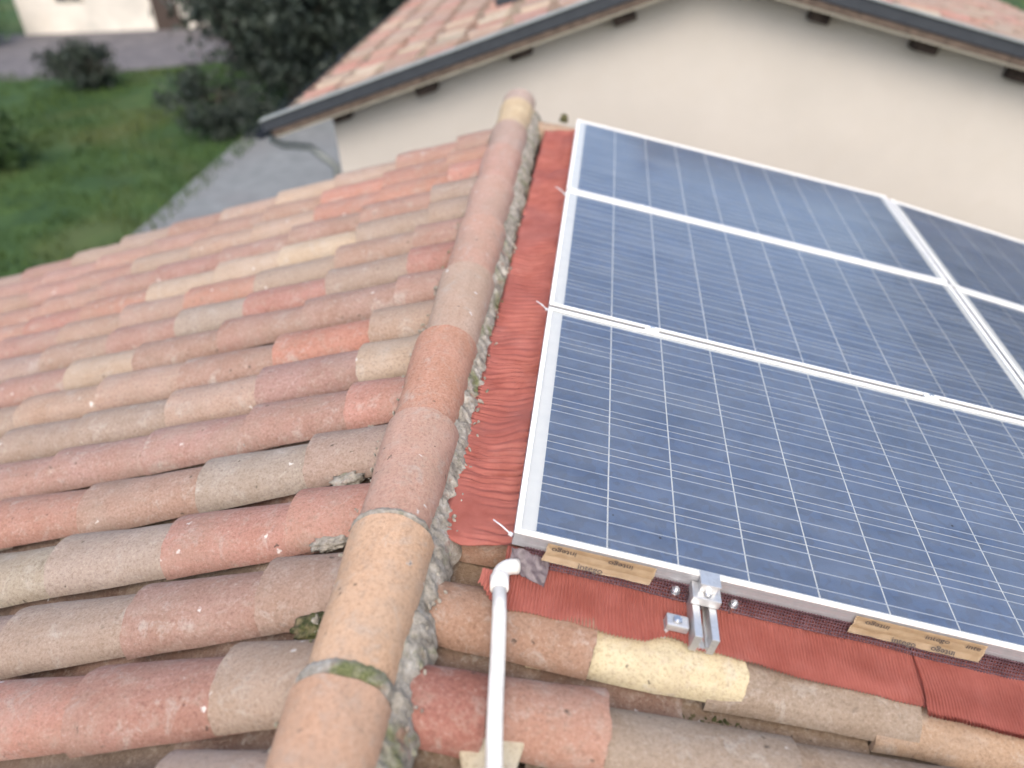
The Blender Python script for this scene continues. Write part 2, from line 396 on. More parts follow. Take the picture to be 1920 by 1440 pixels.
def tree(name, label, cat, loc, h, rx, ry, rz, leaf, count, size, clumps, seed, trunk_r=0.16, group=None):
    t = thing(name, label, cat, loc, group); L = Vector(loc); rnd = random.Random(seed)
    b = bmesh.new(); top = L + Vector((rnd.uniform(-.3, .3), rnd.uniform(-.3, .3), h * 0.72))
    pts = [L + (top - L) * (k / 6) + Vector((rnd.uniform(-.06, .06), rnd.uniform(-.06, .06), 0)) * min(k, 1) for k in range(7)]
    tube(b, pts, [trunk_r * (1.15 - 0.15 * k) for k in range(7)], 8)
    for k in range(9):
        s0 = pts[2] + (pts[6] - pts[2]) * rnd.uniform(0, 0.9); a = rnd.uniform(0, 6.28)
        e = s0 + Vector((math.cos(a) * rx * 0.75, math.sin(a) * ry * 0.75, rnd.uniform(0.2, 0.6) * rz))
        tube(b, [s0, (s0 + e) / 2 + Vector((0, 0, -.08)), e], [trunk_r * .42, trunk_r * .28, trunk_r * .1], 6)
    obj('trunk', b, M_BARK, t)
    b = bmesh.new(); leaf_cloud(b, L + Vector((0, 0, h - rz * 0.95)), rx, ry, rz, count, size, clumps, seed)
    obj('crown', b, leaf, t)
    return t
tree('evergreen_tree', 'tall dark evergreen tree just beyond the left eave of the neighbouring house', 'tree', (-7.7, 20.6, ZG), 5.2, 2.0, 1.8, 2.5, M_LEAFD, 11000, 0.13, 80, 11)
tree('evergreen_tree', 'dark evergreen tree farther back, at the top of the picture above the neighbouring roof', 'tree', (-6.6, 25.0, ZG), 6.4, 2.5, 2.2, 3.1, M_LEAFD, 12000, 0.15, 80, 12)
tree('bare_tree', 'purplish bare twiggy tree between the pale building and the dark evergreens', 'tree', (-10.4, 26.5, ZG), 4.0, 1.9, 1.6, 1.9, M_TWIG, 5200, 0.11, 44, 13, 0.12)
tree('green_shrub', 'dark green shrub at the left picture edge beside the pale building', 'shrub', (-24.6, 31.0, ZG), 3.4, 1.6, 1.3, 1.7, M_LEAFG, 3600, 0.13, 36, 14, 0.08)
tree('low_bush', 'dark low bush on the far edge of the meadow', 'bush', (-15.3, 23.6, ZG), 1.3, 1.15, 0.7, 0.65, M_LEAFD, 2200, 0.09, 30, 15, 0.05)
tree('low_bush', 'dark green bush at the left picture edge in the meadow', 'bush', (-13.7, 16.2, ZG), 1.35, 0.95, 0.8, 0.68, M_LEAFG, 2600, 0.08, 30, 16, 0.05)
tree('low_bush', 'spreading dark bush at the foot of the evergreen beside the concrete yard', 'bush', (-8.9, 18.4, ZG), 1.5, 1.3, 0.9, 0.8, M_LEAFD, 2400, 0.08, 30, 17, 0.05)
tree('green_tree', 'green tree behind the right eave of the neighbouring roof', 'tree', (13.6, 15.5, ZG), 9.5, 4.4, 4.0, 4.2, M_LEAFG, 16000, 0.17, 90, 18, 0.26)  # made taller and wider than seen, to darken reflections in the right panels

# pale building far behind the meadow
t = thing('outbuilding', 'long pale rendered building at the top left beyond the meadow', 'building', (-17, 36, ZG))
b = boxes((-23.4, -11.2, 33.2, 40, ZG, ZG + 3.2)); obj('wall', b, M_PALE, t)
b = bmesh.new(); prism(b, [Vector((-23.8, 32.7, ZG + 3.12)), Vector((-23.8, 36.6, ZG + 4.5)), Vector((-23.8, 40.5, ZG + 3.12))], Vector((13.0, 0, 0))); obj('roof', b, M_SOIL, t)
for x in (-17.6,):
    d = obj('door', boxes((x, x + 1.1, 33.14, 33.19, ZG, ZG + 2.05)), M_WOOD, t)
    obj('handle', boxes((x + 0.9, x + 0.98, 33.06, 33.135, ZG + 1.0, ZG + 1.12)), M_STEEL, d)
for x in (-21.6, -14.6):
    w = obj('window', boxes((x, x + 1.2, 33.14, 33.19, ZG + 1.2, ZG + 2.3)), M_CREAM, t)
    obj('pane', boxes((x + .08, x + .56, 33.12, 33.135, ZG + 1.28, ZG + 2.22), (x + .64, x + 1.12, 33.12, 33.135, ZG + 1.28, ZG + 2.22)), M_DGLASS, w)

# ------------------------------------------------------------------ terracotta tiles
def coppo(L, w0, w1, rise0, rise1, th, seg=18, along=5, seed=0, flip=False, wob=0.0045):
    """half-barrel tile: x 0..L, half widths w0 (x=0) to w1 (x=L), crown up (or down if flip)"""
    bm = bmesh.new(); rnd = random.Random(seed); o = Vector((rnd.uniform(0, 99), rnd.uniform(0, 99), 0))
    def pt(i, k, inner):
        t = k / along; a = math.pi * (i / seg)
        w = w0 + (w1 - w0) * t - (th if inner else 0); r = rise0 + (rise1 - rise0) * t - (th if inner else 0)
        y = -math.cos(a) * w; z = math.sin(a) ** 0.9 * r
        x = t * L
        nz = noise.noise(o + Vector((x * 9, y * 9, 0))) * wob
        if k in (0, along): x += noise.noise(o + Vector((y * 22, 5, k))) * 0.007 + noise.noise(o + Vector((y * 90, 9, k))) * 0.004
        z += nz; y += noise.noise(o + Vector((x * 7, 3, 1))) * wob
        return Vector((x, y, -z if flip else z))
    out = [[bm.verts.new(pt(i, k, False)) for k in range(along + 1)] for i in range(seg + 1)]
    inn = [[bm.verts.new(pt(i, k, True)) for k in range(along + 1)] for i in range(seg + 1)]
    for i in range(seg):
        for k in range(along):
            bm.faces.new((out[i][k], out[i + 1][k], out[i + 1][k + 1], out[i][k + 1])).smooth = True
            bm.faces.new((inn[i][k], inn[i][k + 1], inn[i + 1][k + 1], inn[i + 1][k])).smooth = True
        bm.faces.new((out[i][along], out[i + 1][along], inn[i + 1][along], inn[i][along]))
        bm.faces.new((out[i][0], inn[i][0], inn[i + 1][0], out[i + 1][0]))
    for k in range(along):
        bm.faces.new((out[0][k], out[0][k + 1], inn[0][k + 1], inn[0][k]))
        bm.faces.new((out[seg][k], inn[seg][k], inn[seg][k + 1], out[seg][k + 1]))
    bmesh.ops.recalc_face_normals(bm, faces=bm.faces[:])
    for e in bm.edges:
        if len(e.link_faces) == 2 and e.calc_face_angle(0) > 0.9: e.smooth = False
    return bm
def meshof(bm, name, ma):
    me = bpy.data.meshes.new(name); bm.to_mesh(me); bm.free(); me.materials.append(ma); return me
COVER = [meshof(coppo(0.45, 0.080, 0.101, 0.066, 0.078, 0.013, seed=k), 'cover_tile', M_TILE) for k in range(5)]  # shared by all copies
SHORT = [meshof(coppo(0.30, 0.086, 0.101, 0.069, 0.078, 0.013, seed=20 + k), 'cover_tile', M_TILE) for k in range(3)]
NARROW = [meshof(coppo(0.45, 0.068, 0.086, 0.062, 0.074, 0.013, seed=30 + k, wob=0.007), 'cover_tile', M_TILE) for k in range(4)]
NSHORT = [meshof(coppo(0.30, 0.074, 0.086, 0.064, 0.074, 0.013, seed=36 + k, wob=0.007), 'cover_tile', M_TILE) for k in range(2)]
PAN = [meshof(coppo(0.45, 0.098, 0.080, 0.062, 0.056, 0.013, seed=40 + k, flip=True), 'pan_tile', M_TILE) for k in range(4)]
PANS = [meshof(coppo(0.26, 0.098, 0.086, 0.062, 0.058, 0.013, seed=50 + k, flip=True), 'pan_tile', M_TILE) for k in range(2)]
PAL = [((0.44, 0.245, 0.185), 5), ((0.50, 0.235, 0.165), 3), ((0.43, 0.27, 0.195), 4), ((0.52, 0.40, 0.275), 3), ((0.47, 0.32, 0.235), 4),
       ((0.40, 0.285, 0.215), 3), ((0.48, 0.22, 0.16), 1.6), ((0.54, 0.46, 0.315), 0.8), ((0.40, 0.325, 0.25), 1.6)]
rt = random.Random(5); last_col = PAL[0][0]
def pick():
    global last_col
    w = rt.uniform(0, sum(p[1] for p in PAL))
    for c, k in PAL:
        w -= k
        if w <= 0: break
    if rt.random() < 0.45: c = last_col
    last_col = c
    j = rt.uniform(0.92, 1.08); g = sum(c) / 3
    return tuple(min(0.9, (x * 0.76 + g * 0.24) * 0.84 * j * rt.uniform(0.97, 1.03)) for x in c)
def tile(name, me, parent, S, s, y, h, yaw=0, tilt=0, col=None):
    o0 = S(s, y, h); X = (S(s + 1, y, h) - o0); Z = (S(s, y, h + 1) - o0)
    mm = basis(o0, X, Z) @ Euler((rt.uniform(-.03, .03), tilt, yaw)).to_matrix().to_4x4()
    o = bpy.data.objects.new(name, me); C.objects.link(o); place(o, mm, parent)
    cc = col or pick()
    if name == 'pan_tile': cc = tuple(x * 0.42 + y_ * 0.22 for x, y_ in zip(cc, (0.30, 0.23, 0.17)))  # pans coloured darker for the shade in the gaps, mixed with brown dirt
    o.color = (*cc, 1)
    return o

# ---- own house ----------------------------------------------------
house = thing('tiled_house', 'house under the low pitched terracotta tiled roof that carries the solar panels', 'house', (0, -1, ZG))
YB, YF, EL, ER = 3.18, -5.0, 4.25, 5.4        # back verge, front end, eaves
b = bmesh.new()
prism(b, [SL(EL - .45, YB - .12, -.30), SL(0, YB - .12, -.30), SR(ER - .45, YB - .12, -.30), Vector(((ER - .45) * cp, YB - .12, ZG)), Vector((-(EL - .45) * cp, YB - .12, ZG))], Vector((0, YF - YB + .3, 0)))
obj('wall', b, M_WALL, house)
def deck(S, E):
    b = bmesh.new(); prism(b, [S(0.006, YB, -.155), S(E, YB, -.155), S(E, YB, -.24), S(0.006, YB, -.24)], Vector((0, YF - YB, 0))); return b
deckL = obj('roof_slope', deck(SL, EL), M_DECK, house); deckL['label'] = 'left roof slope of overlapping terracotta barrel tiles'
deckR = obj('roof_slope', deck(SR, ER), M_DECK, house); deckR['label'] = 'right roof slope carrying the solar panels'
SP = 0.238
special = {}
row = 0; y = -0.055 - 5 * SP
rowsL = [-0.055 + SP * k for k in range(-5, 14)]
CB = -0.078
for ri, yc in enumerate(rowsL):
    yo = rt.uniform(-.008, .008); s_end = 0.33 + rt.uniform(-.03, .035)
    tile('cover_tile', SHORT[rt.randrange(3)], deckL, SL, s_end - .30, yc + yo, CB + rt.uniform(-.004, .006), rt.uniform(-.025, .025), -0.035)
    while s_end < EL - .05:
        nl = 0.36 + rt.uniform(-.028, .028); s_end += nl
        if s_end > EL + .1: break
        col = None
        if ri == 10 and abs(s_end - 0.69) < .1: col = (0.40, 0.20, 0.15)
        tile('cover_tile', COVER[rt.randrange(5)], deckL, SL, s_end - .45, yc + yo + rt.uniform(-.006, .006), CB - .004 + rt.uniform(-.005, .006), rt.uniform(-.03, .03), -0.033 + rt.uniform(-.008, .008), col)
    yp = yc + SP / 2; s0 = 0.0
    if yp < YB - .05:
        while s0 < EL - .1:
            L_ = .45
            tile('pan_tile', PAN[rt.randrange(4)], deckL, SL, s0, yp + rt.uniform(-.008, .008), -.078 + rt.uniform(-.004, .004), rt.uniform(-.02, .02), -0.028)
            s0 += 0.375
# right slope: only the rows that are not under the panels, plus the last row by the neighbouring wall
TER = dict(red=(0.31, 0.14, 0.11), pink=(0.37, 0.215, 0.16), brown=(0.32, 0.20, 0.14), cream=(0.56, 0.49, 0.325), grey=(0.30, 0.24, 0.185), tan=(0.38, 0.27, 0.185), mud=(0.28, 0.215, 0.16))
# (row centre, list of (end, colour))
rowsR = [(-0.985, [(.36, None), (.72, None), (1.09, None), (1.46, None), (1.84, None), (2.2, None)]),
         (-0.755, [(.34, None), (.69, None), (1.05, None), (1.42, None), (1.8, None), (2.16, None)]),
         (-0.556, [(.31, None), (.66, 'tan'), (1.02, 'pink'), (1.39, None), (1.75, None), (2.1, None)]),
         (-0.330, [(.245, 'red'), (.473, 'pink'), (.84, 'grey'), (1.21, 'mud'), (1.57, 'tan'), (1.95, 'grey')]),
         (-0.112, [(.445, 'brown'), (.765, 'cream'), (1.14, 'grey'), (1.50, 'tan'), (1.86, 'mud')]),
         (0.125, [(.335, 'brown'), (.70, 'tan'), (1.06, 'mud'), (1.43, 'pink'), (1.8, 'brown')]),
         (3.20, [(.34, 'tan'), (.70, None), (1.06, None), (1.43, None), (1.8, None)])]
for yc, ends in rowsR:
    for k, (e, c) in enumerate(ends):
        Lr = .30 if (k == 0 and e < .38) else .45
        me = NSHORT[k % 2] if Lr == .30 else NARROW[rt.randrange(4)]
        yy = yc - (0.012 * k if yc == -0.112 else 0)
        tile('cover_tile', me, deckR, SR, e - Lr + (0.0 if k else 0), yy, CB - .006 + rt.uniform(-.003, .004), rt.uniform(-.035, .035), -0.036, TER[c] if c else None)
for yp, starts in ((-0.87, None), (-0.64, None), (-0.443, [(-.07, 'tan'), (.335, 'mud'), (.70, None), (1.08, None)]), (-0.220, [(-.1, 'brown'), (.20, 'pink'), (.60, 'tan'), (.98, 'grey'), (1.36, None)]), (0.005, [(-.02, 'tan'), (.34, 'brown'), (.72, None), (1.1, None)]), (0.27, None), (3.08, None)):
    if starts is None: starts = [(.03 + .37 * k, None) for k in range(5)]
    for s0, c in starts:
        cut = (yp == -0.443 and s0 < 0)
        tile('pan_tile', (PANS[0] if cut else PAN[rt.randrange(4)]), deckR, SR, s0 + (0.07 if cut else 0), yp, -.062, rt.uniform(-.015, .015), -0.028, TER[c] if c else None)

# ---- ridge ---------------------------------------------------------
def ridge_axis(y):           # the ridge runs along +Y
    return Vector((0.0, y, 0.0))
RIDGE = [meshof(coppo(0.455, 0.078, 0.093, 0.080, 0.092, 0.014, seg=18, along=7, seed=70 + k, wob=0.004), 'ridge_tile', M_TILE) for k in range(4)]
rc = [(0.52, 0.33, 0.22), (0.57, 0.365, 0.25), (0.62, 0.42, 0.28), (0.50, 0.315, 0.245), (0.50, 0.275, 0.195), (0.49, 0.36, 0.28), (0.50, 0.315, 0.245), (0.50, 0.33, 0.265), (0.51, 0.315, 0.255), (0.46, 0.33, 0.275), (0.60, 0.48, 0.31), (0.47, 0.37, 0.315)]
ys = [-1.21, -0.815, -0.415, -0.018, 0.364, 0.769, 1.19, 1.60, 2.02, 2.43, 2.80, 3.21]
for k, (y0, c) in enumerate(zip(ys, rc)):
    y1 = ys[k + 1] if k + 1 < len(ys) else 3.38
    L_ = (y1 - y0) + 0.0
    mm = basis(Vector((-.014 + rt.uniform(-.003, .003), y0 - 0.04, -.006)), Vector((rt.uniform(-.012, .012), 1, 0.032)), Vector((0, 0, 1)))
    sc = (L_ + 0.045) / 0.455
    o = bpy.data.objects.new('ridge_tile', RIDGE[k % 4]); C.objects.link(o)
    place(o, mm @ Matrix.Diagonal((sc, 1, 1, 1)), house); o.color = (*[x * 0.94 for x in c], 1)
def mortar(side, s_in, s_out, y0, y1, hmax, seed, taper=0.4):
    bm = bmesh.new(); n_ = int((y1 - y0) / 0.006); nv = 18
    S = SR if side > 0 else SL
    def fn(a, c):
        y = y0 + (y1 - y0) * a
        so = s_out + 0.022 * noise.noise((y * 9, seed, 0)) + 0.014 * noise.noise((y * 37, seed, 2))
        s = s_in + (so - s_in) * c
        bulge = hmax * (1 - c) ** 0.7 - 0.045 * c ** 3
        h = bulge + 0.011 * noise.noise((y * 28, s * 28, seed)) + 0.008 * noise.noise((y * 75, s * 75, seed + 4)) + 0.006 * noise.noise((y * 170, s * 170, seed + 8))
        return S(s, y, h - 0.012)
    grid(bm, n_, nv, fn)
    bmesh.ops.recalc_face_normals(bm, faces=bm.faces[:])
    return bm
obj('mortar_bed', mortar(1, 0.05, 0.132, -1.2, 3.30, 0.034, 1), M_MORTAR, house)
obj('mortar_bed', mortar(-1, 0.07, 0.120, -1.2, 3.20, 0.010, 2), M_MORTAR, house)
for yj, w in ((-0.428, 0.020), (-0.03, 0.011)):       # pointing between ridge tiles
    bm = bmesh.new()
    def fn(a, c):
        th = math.pi * (0.04 + 0.92 * a); r = 0.0850 + 0.007 * math.sin(math.pi * c) + 0.003 * noise.noise((a * 30, c * 4, yj))
        y = yj + 0.024 + w * 2.0 * (c - 0.1) + 0.005 * noise.noise((a * 11, yj, 7))
        return Vector((-.014 - math.cos(th) * r * 0.985, y, math.sin(th) ** 0.9 * r * 0.94 - .004))
    grid(bm, 60, 8, fn); bmesh.ops.recalc_face_normals(bm, faces=bm.faces[:])
    obj('mortar_joint', bm, M_MORTAR, house)

def clump(center, ax, ay, ah, seed, Xd, Zd, n_=26, rough=0.35):
    bm = bmesh.new(); bmesh.ops.create_icosphere(bm, subdivisions=4, radius=1)
    mm = basis(center, Xd, Zd)
    for v in bm.verts:
        d = v.co.copy(); k = 1 + rough * noise.noise(d * 2.3 + Vector((seed, 0, 0))) + rough * .6 * noise.noise(d * 6 + Vector((seed, 4, 0))) + .15 * noise.noise(d * 15 + Vector((seed, 9, 0)))
        v.co = mm @ Vector((d.x * ax * k, d.y * ay * k, max(-.3, d.z) * ah * k))
    return smooth(bm)
for (s, y, ax, ay, ah, lab, k) in ((0.165, -0.172, .055, .035, .022, 'olive moss cushion against the left side of the yellowish ridge tile', 1),):
    tag(obj('moss_clump', clump(SL(s, y, -.05), ax, ay, ah, k, SL(1, 0, 0), SL(0, 0, 1)), M_MOSS), lab, 'moss')
tag(obj('moss_clump', clump(SR(0.245, 3.285, -.0), .022, .02, .03, 5, SR(1, 0, 0), SR(0, 0, 1)), M_MOSS), 'small dark moss tuft on the roof edge beside the far panel corner', 'moss')
tag(obj('moss_clump', clump(SR(0.29, -0.45, -.085), .05, .03, .018, 8, SR(1, 0, 0), SR(0, 0, 1)), M_MOSS), 'dark green moss in the broken gap beside the white conduit at the bottom edge', 'moss')
for (s, y, a_, h_, k, lab) in ((0.235, 0.315, .045, .018, 21, 'grey lump of mortar between the left tiles beside the mauve ridge tile'), (0.215, 0.09, .05, .016, 22, 'crumbly grey mortar patch left of the joint at the top of the yellowish ridge tile')):
    tag(obj('mortar_lump', clump(SL(s, y, -.055), a_, .025, h_, k, SL(1, 0, 0), SL(0, 0, 1)), M_MORTAR), lab, 'mortar')

# crumbs of mortar and dirt caught along the ridge and in the pans
def crumbs(name, ma, spots_, seed):
    rnd = random.Random(seed); bm = bmesh.new()
    for (S, s0, s1, y0, y1, h, k, r0, r1) in spots_:
        for q in range(k):
            s_, y_ = rnd.uniform(s0, s1), rnd.uniform(y0, y1); r = rnd.uniform(r0, r1) * rnd.uniform(.5, 1)
            mm = Matrix.Translation(S(s_, y_, h)) @ Euler((rnd.uniform(0, 6), rnd.uniform(0, 6), rnd.uniform(0, 6))).to_matrix().to_4x4() @ Matrix.Diagonal((r * 1.4, r, r * .6, 1))
            bmesh.ops.create_icosphere(bm, subdivisions=1, radius=1, matrix=mm)
    return kind(obj(name, bm, ma, house), 'stuff')
crumbs('mortar_crumbs', M_MORTAR, [(SL, .105, .15, -.9, 3.1, -.012, 240, .003, .009), (SR, .09, .128, -.9, 3.0, -.004, 160, .003, .008), (SL, .13, .26, -.9, 1.5, -.075, 130, .004, .012)], 3)
crumbs('dirt_crumbs', M_MOSS, [(SR, .25, .85, -.235, -.205, -.105, 130, .003, .008), (SL, .14, .5, -.62, -.56, -.11, 40, .004, .01), (SL, .14, .4, -.2, -.14, -.11, 60, .004, .01), (SL, .14, .4, .06, .11, -.11, 60, .004, .01), (SR, .13, .3, -.47, -.42, -.11, 60, .004, .011)], 4)

# broken tile piece under the conduit
bm = bmesh.new()
prism(bm, [Vector(p) for p in ((-.055, -.045, 0), (.03, -.06, .004), (.06, .0, .012), (.02, .07, .02), (-.02, .055, .016), (-.06, .01, .004))], Vector((0, 0, .014)))
bmesh.ops.bevel(bm, geom=bm.edges[:], offset=.0025, segments=1, affect='EDGES')
o = obj('tile_shard', bm, M_TILE, None, basis(SR(.265, -.405, -.062), SR(1, .25, .25) - SR(0, 0, 0), SR(-.1, 0, 1) - SR(0, 0, 0))); o.color = (0.58, 0.52, 0.38, 1)
tag(o, 'cream broken tile piece wedged under the white conduit at the bottom edge', 'tile shard')

# ------------------------------------------------------------------ neighbouring house
NX, NZ, NK = 1.201, 0.530, 0.299           # gable apex and pitch of the verge top edge
YR, YW, YE = 4.978, 5.26, 12.3            # verge, gable wall, back end
NEL, NER = -2.20, 5.22
WL, WR = -1.71, 4.7
def nz(x): return NZ - NK * abs(x - NX)
nb = thing('neighbour_house', 'neighbouring gabled house with beige rendered wall and tiled roof behind the panels', 'house', (NX, 8.5, ZG))
bm = bmesh.new()
prism(bm, [Vector((WL, YW, ZG)), Vector((WR, YW, ZG)), Vector((WR, YW, nz(WR) - .19)), Vector((NX, YW, NZ - .19)), Vector((WL, YW, nz(WL) - .19))], Vector((0, YE - .45 - YW, 0)))
obj('wall', bm, M_WALL, nb)
npitch = math.atan(NK); nc, ns = math.cos(npitch), math.sin(npitch)
def NSL(s, y, h): return Vector((NX - s * nc - h * ns, y, NZ - .05 - s * ns + h * nc))
def NSR(s, y, h): return Vector((NX + s * nc + h * ns, y, NZ - .05 - s * ns + h * nc))
def seen(p, mg=0.06):
    d = p - CAM_LOC; z_ = d.dot(fwd)
    if z_ <= 0: return False
    return abs(d.dot(right) / z_) < .628 * (1 + mg) and abs(d.dot(down) / z_) < .471 * (1 + mg)
spots = []
for si, (S, E, side) in enumerate(((NSL, (NX - NEL) / nc, 'left'), (NSR, (NER - NX) / nc, 'right'))):
    b = bmesh.new(); prism(b, [S(0.003, YR + .012, -.06), S(E - .05, YR + .012, -.06), S(E - .05, YR + .012, -.105), S(0.003, YR + .012, -.105)], Vector((0, YE - YR - .02, 0)))
    dk = obj('roof_slope', b, M_DECK, nb); dk['label'] = side + ' tiled slope of the neighbouring roof'
    y = YR + .20
    while y < YE - .1:
        e = .36 + rt.uniform(-.03, .03)
        while e < E + .06:
            spots.append(((S(e - .2, y, 0) - CAM_LOC).length, 0, si, dk, S, max(e - .45, -.02), y)); e += .375
        s0 = 0.02
        while s0 < E - .3 and y + .12 < YE - .1:
            spots.append(((S(s0 + .2, y + .12, 0) - CAM_LOC).length, 1, si, dk, S, s0, y + .121)); s0 += .375
        y += .242
    # verge trim: pale top strip, dark fascia, cream board, soffit
    T = 0.003
    def strip(nm, y0, h1, h0, dy, ma, sh=0.0):
        b = bmesh.new(); prism(b, [S(T, y0, h1), S(E - sh, y0, h1), S(E - sh, y0, h0), S(T, y0, h0)], Vector((0, dy, 0))); obj(nm, b, ma, nb)
    strip('verge_trim', YR - .014, .044, .034, .09, M_LIGHTM)
    strip('fascia', YR, .033, -.050, .022, M_DARKM)
    strip('barge_board', YR + .026, -.107, -.124, .05, M_CREAM, .06)
    strip('soffit', YR + .078, -.1075, -.122, YW - YR - .08, M_WOOD, .06)
spots.sort(key=lambda q: q[0])
count = [0, 0]; rest = [[[], []], [[], []]]
for dist, pan, si, dk, S, s0, y in spots:
    hh = (-.007 if pan else -.07); vis = seen(S(s0 + .2, y, .0))
    if vis and count[pan] < 300:
        count[pan] += 1
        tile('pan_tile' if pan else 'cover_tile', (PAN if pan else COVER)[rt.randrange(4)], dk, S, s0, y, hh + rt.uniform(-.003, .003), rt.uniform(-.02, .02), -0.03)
    else: rest[pan][si].append((dk, S, s0, y, hh))
for pan in (0, 1):                                     # tiles beyond those: one joined part per slope
    for si in (0, 1):
        if not rest[pan][si]: continue
        low = coppo(0.45, *((0.098, 0.080, 0.062, 0.056) if pan else (0.074, 0.094, 0.066, 0.078)), 0.013, seg=6, along=1, seed=91, flip=bool(pan))
        lv = [v.co.copy() for v in low.verts]; lf = [[v.index for v in f.verts] for f in low.faces] if low.verts.index_update() is None else []
        low.free(); V_, F_ = [], []
        for dk, S, s0, y, hh in rest[pan][si]:
            mm = basis(S(s0, y, hh), S(1, y, 0) - S(0, y, 0), S(0, y, 1) - S(0, y, 0)) @ Euler((0, -.03, 0)).to_matrix().to_4x4()
            k0 = len(V_); V_ += [mm @ v for v in lv]; F_ += [[i + k0 for i in f] for f in lf]
        me = bpy.data.meshes.new('far_tiles'); me.from_pydata(V_, [], F_); o = obj('far_tiles', me, M_TILE, dk); o.color = (0.36, 0.24, 0.18, 1); kind(o, 'stuff')
for x in (-1.64, -0.935, -0.21, 0.53, 2.03, 2.77, 3.50, 4.23):
    x += rt.uniform(-.03, .03); dy = rt.uniform(-.02, .05); bw = rt.uniform(.072, .088); bh = rt.uniform(-.225, -.198)
    s = (abs(x - NX)) / nc; S = NSL if x < NX else NSR
    b = bmesh.new(); prism(b, [S(s - bw, YR + .14 + dy, -.1225), S(s + bw, YR + .14 + dy, -.1225), S(s + bw, YR + .14 + dy, bh), S(s - bw, YR + .14 + dy, bh)], Vector((0, YW - YR - .04, 0)))
    bmesh.ops.bevel(b, geom=b.edges[:], offset=.006, segments=1, affect='EDGES')
    obj('purlin_end', b, M_WOOD, nb)
yy = YR + .06
while yy < YE - .2:
    mm = basis(Vector((NX, yy - .03, NZ - .02)), Vector((0, 1, .03)), Vector((0, 0, 1)))
    o = bpy.data.objects.new('ridge_tile', RIDGE[rt.randrange(4)]); C.objects.link(o); place(o, mm, nb); o.color = (*pick(), 1); yy += .40
# half round gutter along the left eave and the downpipe at the corner
def gutter(xe, ze, y0, y1, r):
    bm = bmesh.new()
    def fn(a, c):
        th = math.pi * (1.0 + c); return Vector((xe + math.cos(th) * r, y0 + (y1 - y0) * a, ze + math.sin(th) * r))
    grid(bm, 1, 14, fn); bmesh.ops.solidify(bm, geom=bm.faces[:], thickness=.004)
    return bm
obj('gutter', gutter(NEL - .02, nz(NEL) - .105, YR - .01, YE, .05), M_DARKM, nb)
b = bmesh.new()
zc = nz(NEL) - .185
pts = [(NEL - .02, YR + .20, zc + .02), (NEL - .02, YR + .20, zc - .04), (NEL + .05, YR + .26, zc - .10), (NEL + .22, YR + .36, zc - .15), (WL - .10, YW - .06, zc - .21), (WL - .055, YW + .02, zc - .30), (WL - .055, YW + .05, zc - .7), (WL - .055, YW + .05, ZG)]
tube(b, pts, .032, 12); obj('downpipe', b, M_LIGHTM, nb)
# roof window near the top of the left slope
s0, s1, y0, y1 = 1.0, 1.75, 6.6, 7.8
b = bmesh.new(); prism(b, [NSL(s0, y0, .075), NSL(s1, y0, .075), NSL(s1, y0, -.055), NSL(s0, y0, -.055)], Vector((0, y1 - y0, 0)))
rw = obj('roof_window', b, M_DARKM, nb)
b = bmesh.new(); prism(b, [NSL(s0 + .06, y0 + .06, .083), NSL(s1 - .06, y0 + .06, .083), NSL(s1 - .06, y0 + .06, .077), NSL(s0 + .06, y0 + .06, .077)], Vector((0, y1 - y0 - .12, 0)))
obj('pane', b, M_DGLASS, rw)

# ------------------------------------------------------------------ solar panels
PW, PH, GAP = 1.650, 0.992, 0.020
LIP, TH = 0.012, 0.040
MU, CPIT, CS = 0.046, 0.1575, 0.1540
MVm, RPIT = 0.0215, 0.1582
def bm_frame():
    bm = bmesh.new()
    # lips (white anodised) and side walls of the four profiles, butted at the corners
    box(bm, 0, PW, 0, LIP, -.0035, 0); box(bm, 0, PW, PH - LIP, PH, -.0035, 0)
    box(bm, 0, LIP, LIP + .0003, PH - LIP - .0003, -.0037, -.0002); box(bm, PW - LIP, PW, LIP + .0003, PH - LIP - .0003, -.0037, -.0002)
    for (a, c) in ((0, -.014), (-.014, -.027), (-.027, -.040)):
        off = 0.0004 if a else 0.0
        z1 = a - (.0036 if a == 0 else .0008)
        box(bm, .0012 + off, PW - .0012 - off, .0010 + off, .004, c + .0008, z1); box(bm, .0012 + off, PW - .0012 - off, PH - .004, PH - .0010 - off, c + .0008, z1)
        box(bm, .0010 + off, .004, .0042, PH - .0042, c + .0008, z1); box(bm, PW - .004, PW - .0010 - off, .0042, PH - .0042, c + .0008, z1)
    box(bm, .002, PW - .002, .0024, .0062, -.0398, -.0040); box(bm, .002, PW - .002, PH - .0062, PH - .0024, -.0398, -.0040)
    box(bm, .0022, .0064, .0064, PH - .0064, -.0398, -.0040); box(bm, PW - .0064, PW - .0022, .0064, PH - .0064, -.0398, -.0040)
    box(bm, .0066, PW - .0066, .0066, .03, -.0396, -.0380); box(bm, .0066, PW - .0066, PH - .03, PH - .0066, -.0396, -.0380)
    return bm
M_SIDE = make_metal('shaded_frame_side', (0.40, 0.40, 0.41), 0.45, 0.55, 0.2, 30)  # darker copy of the frame metal: shade on the sides put into the colour
_b = bm_frame()
for f in _b.faces:
    if f.calc_center_median().z < -.0042 or (abs(f.normal.z) < .5 and f.calc_center_median().z < -.0025): f.material_index = 1
ME_FRAME = meshof(_b, 'frame', M_FRAME); ME_FRAME.materials.append(M_SIDE)
ME_BACK = meshof(boxes((LIP - .004, PW - LIP + .004, LIP - .004, PH - LIP + .004, -.0075, -.0060)), 'backsheet', M_BACK)
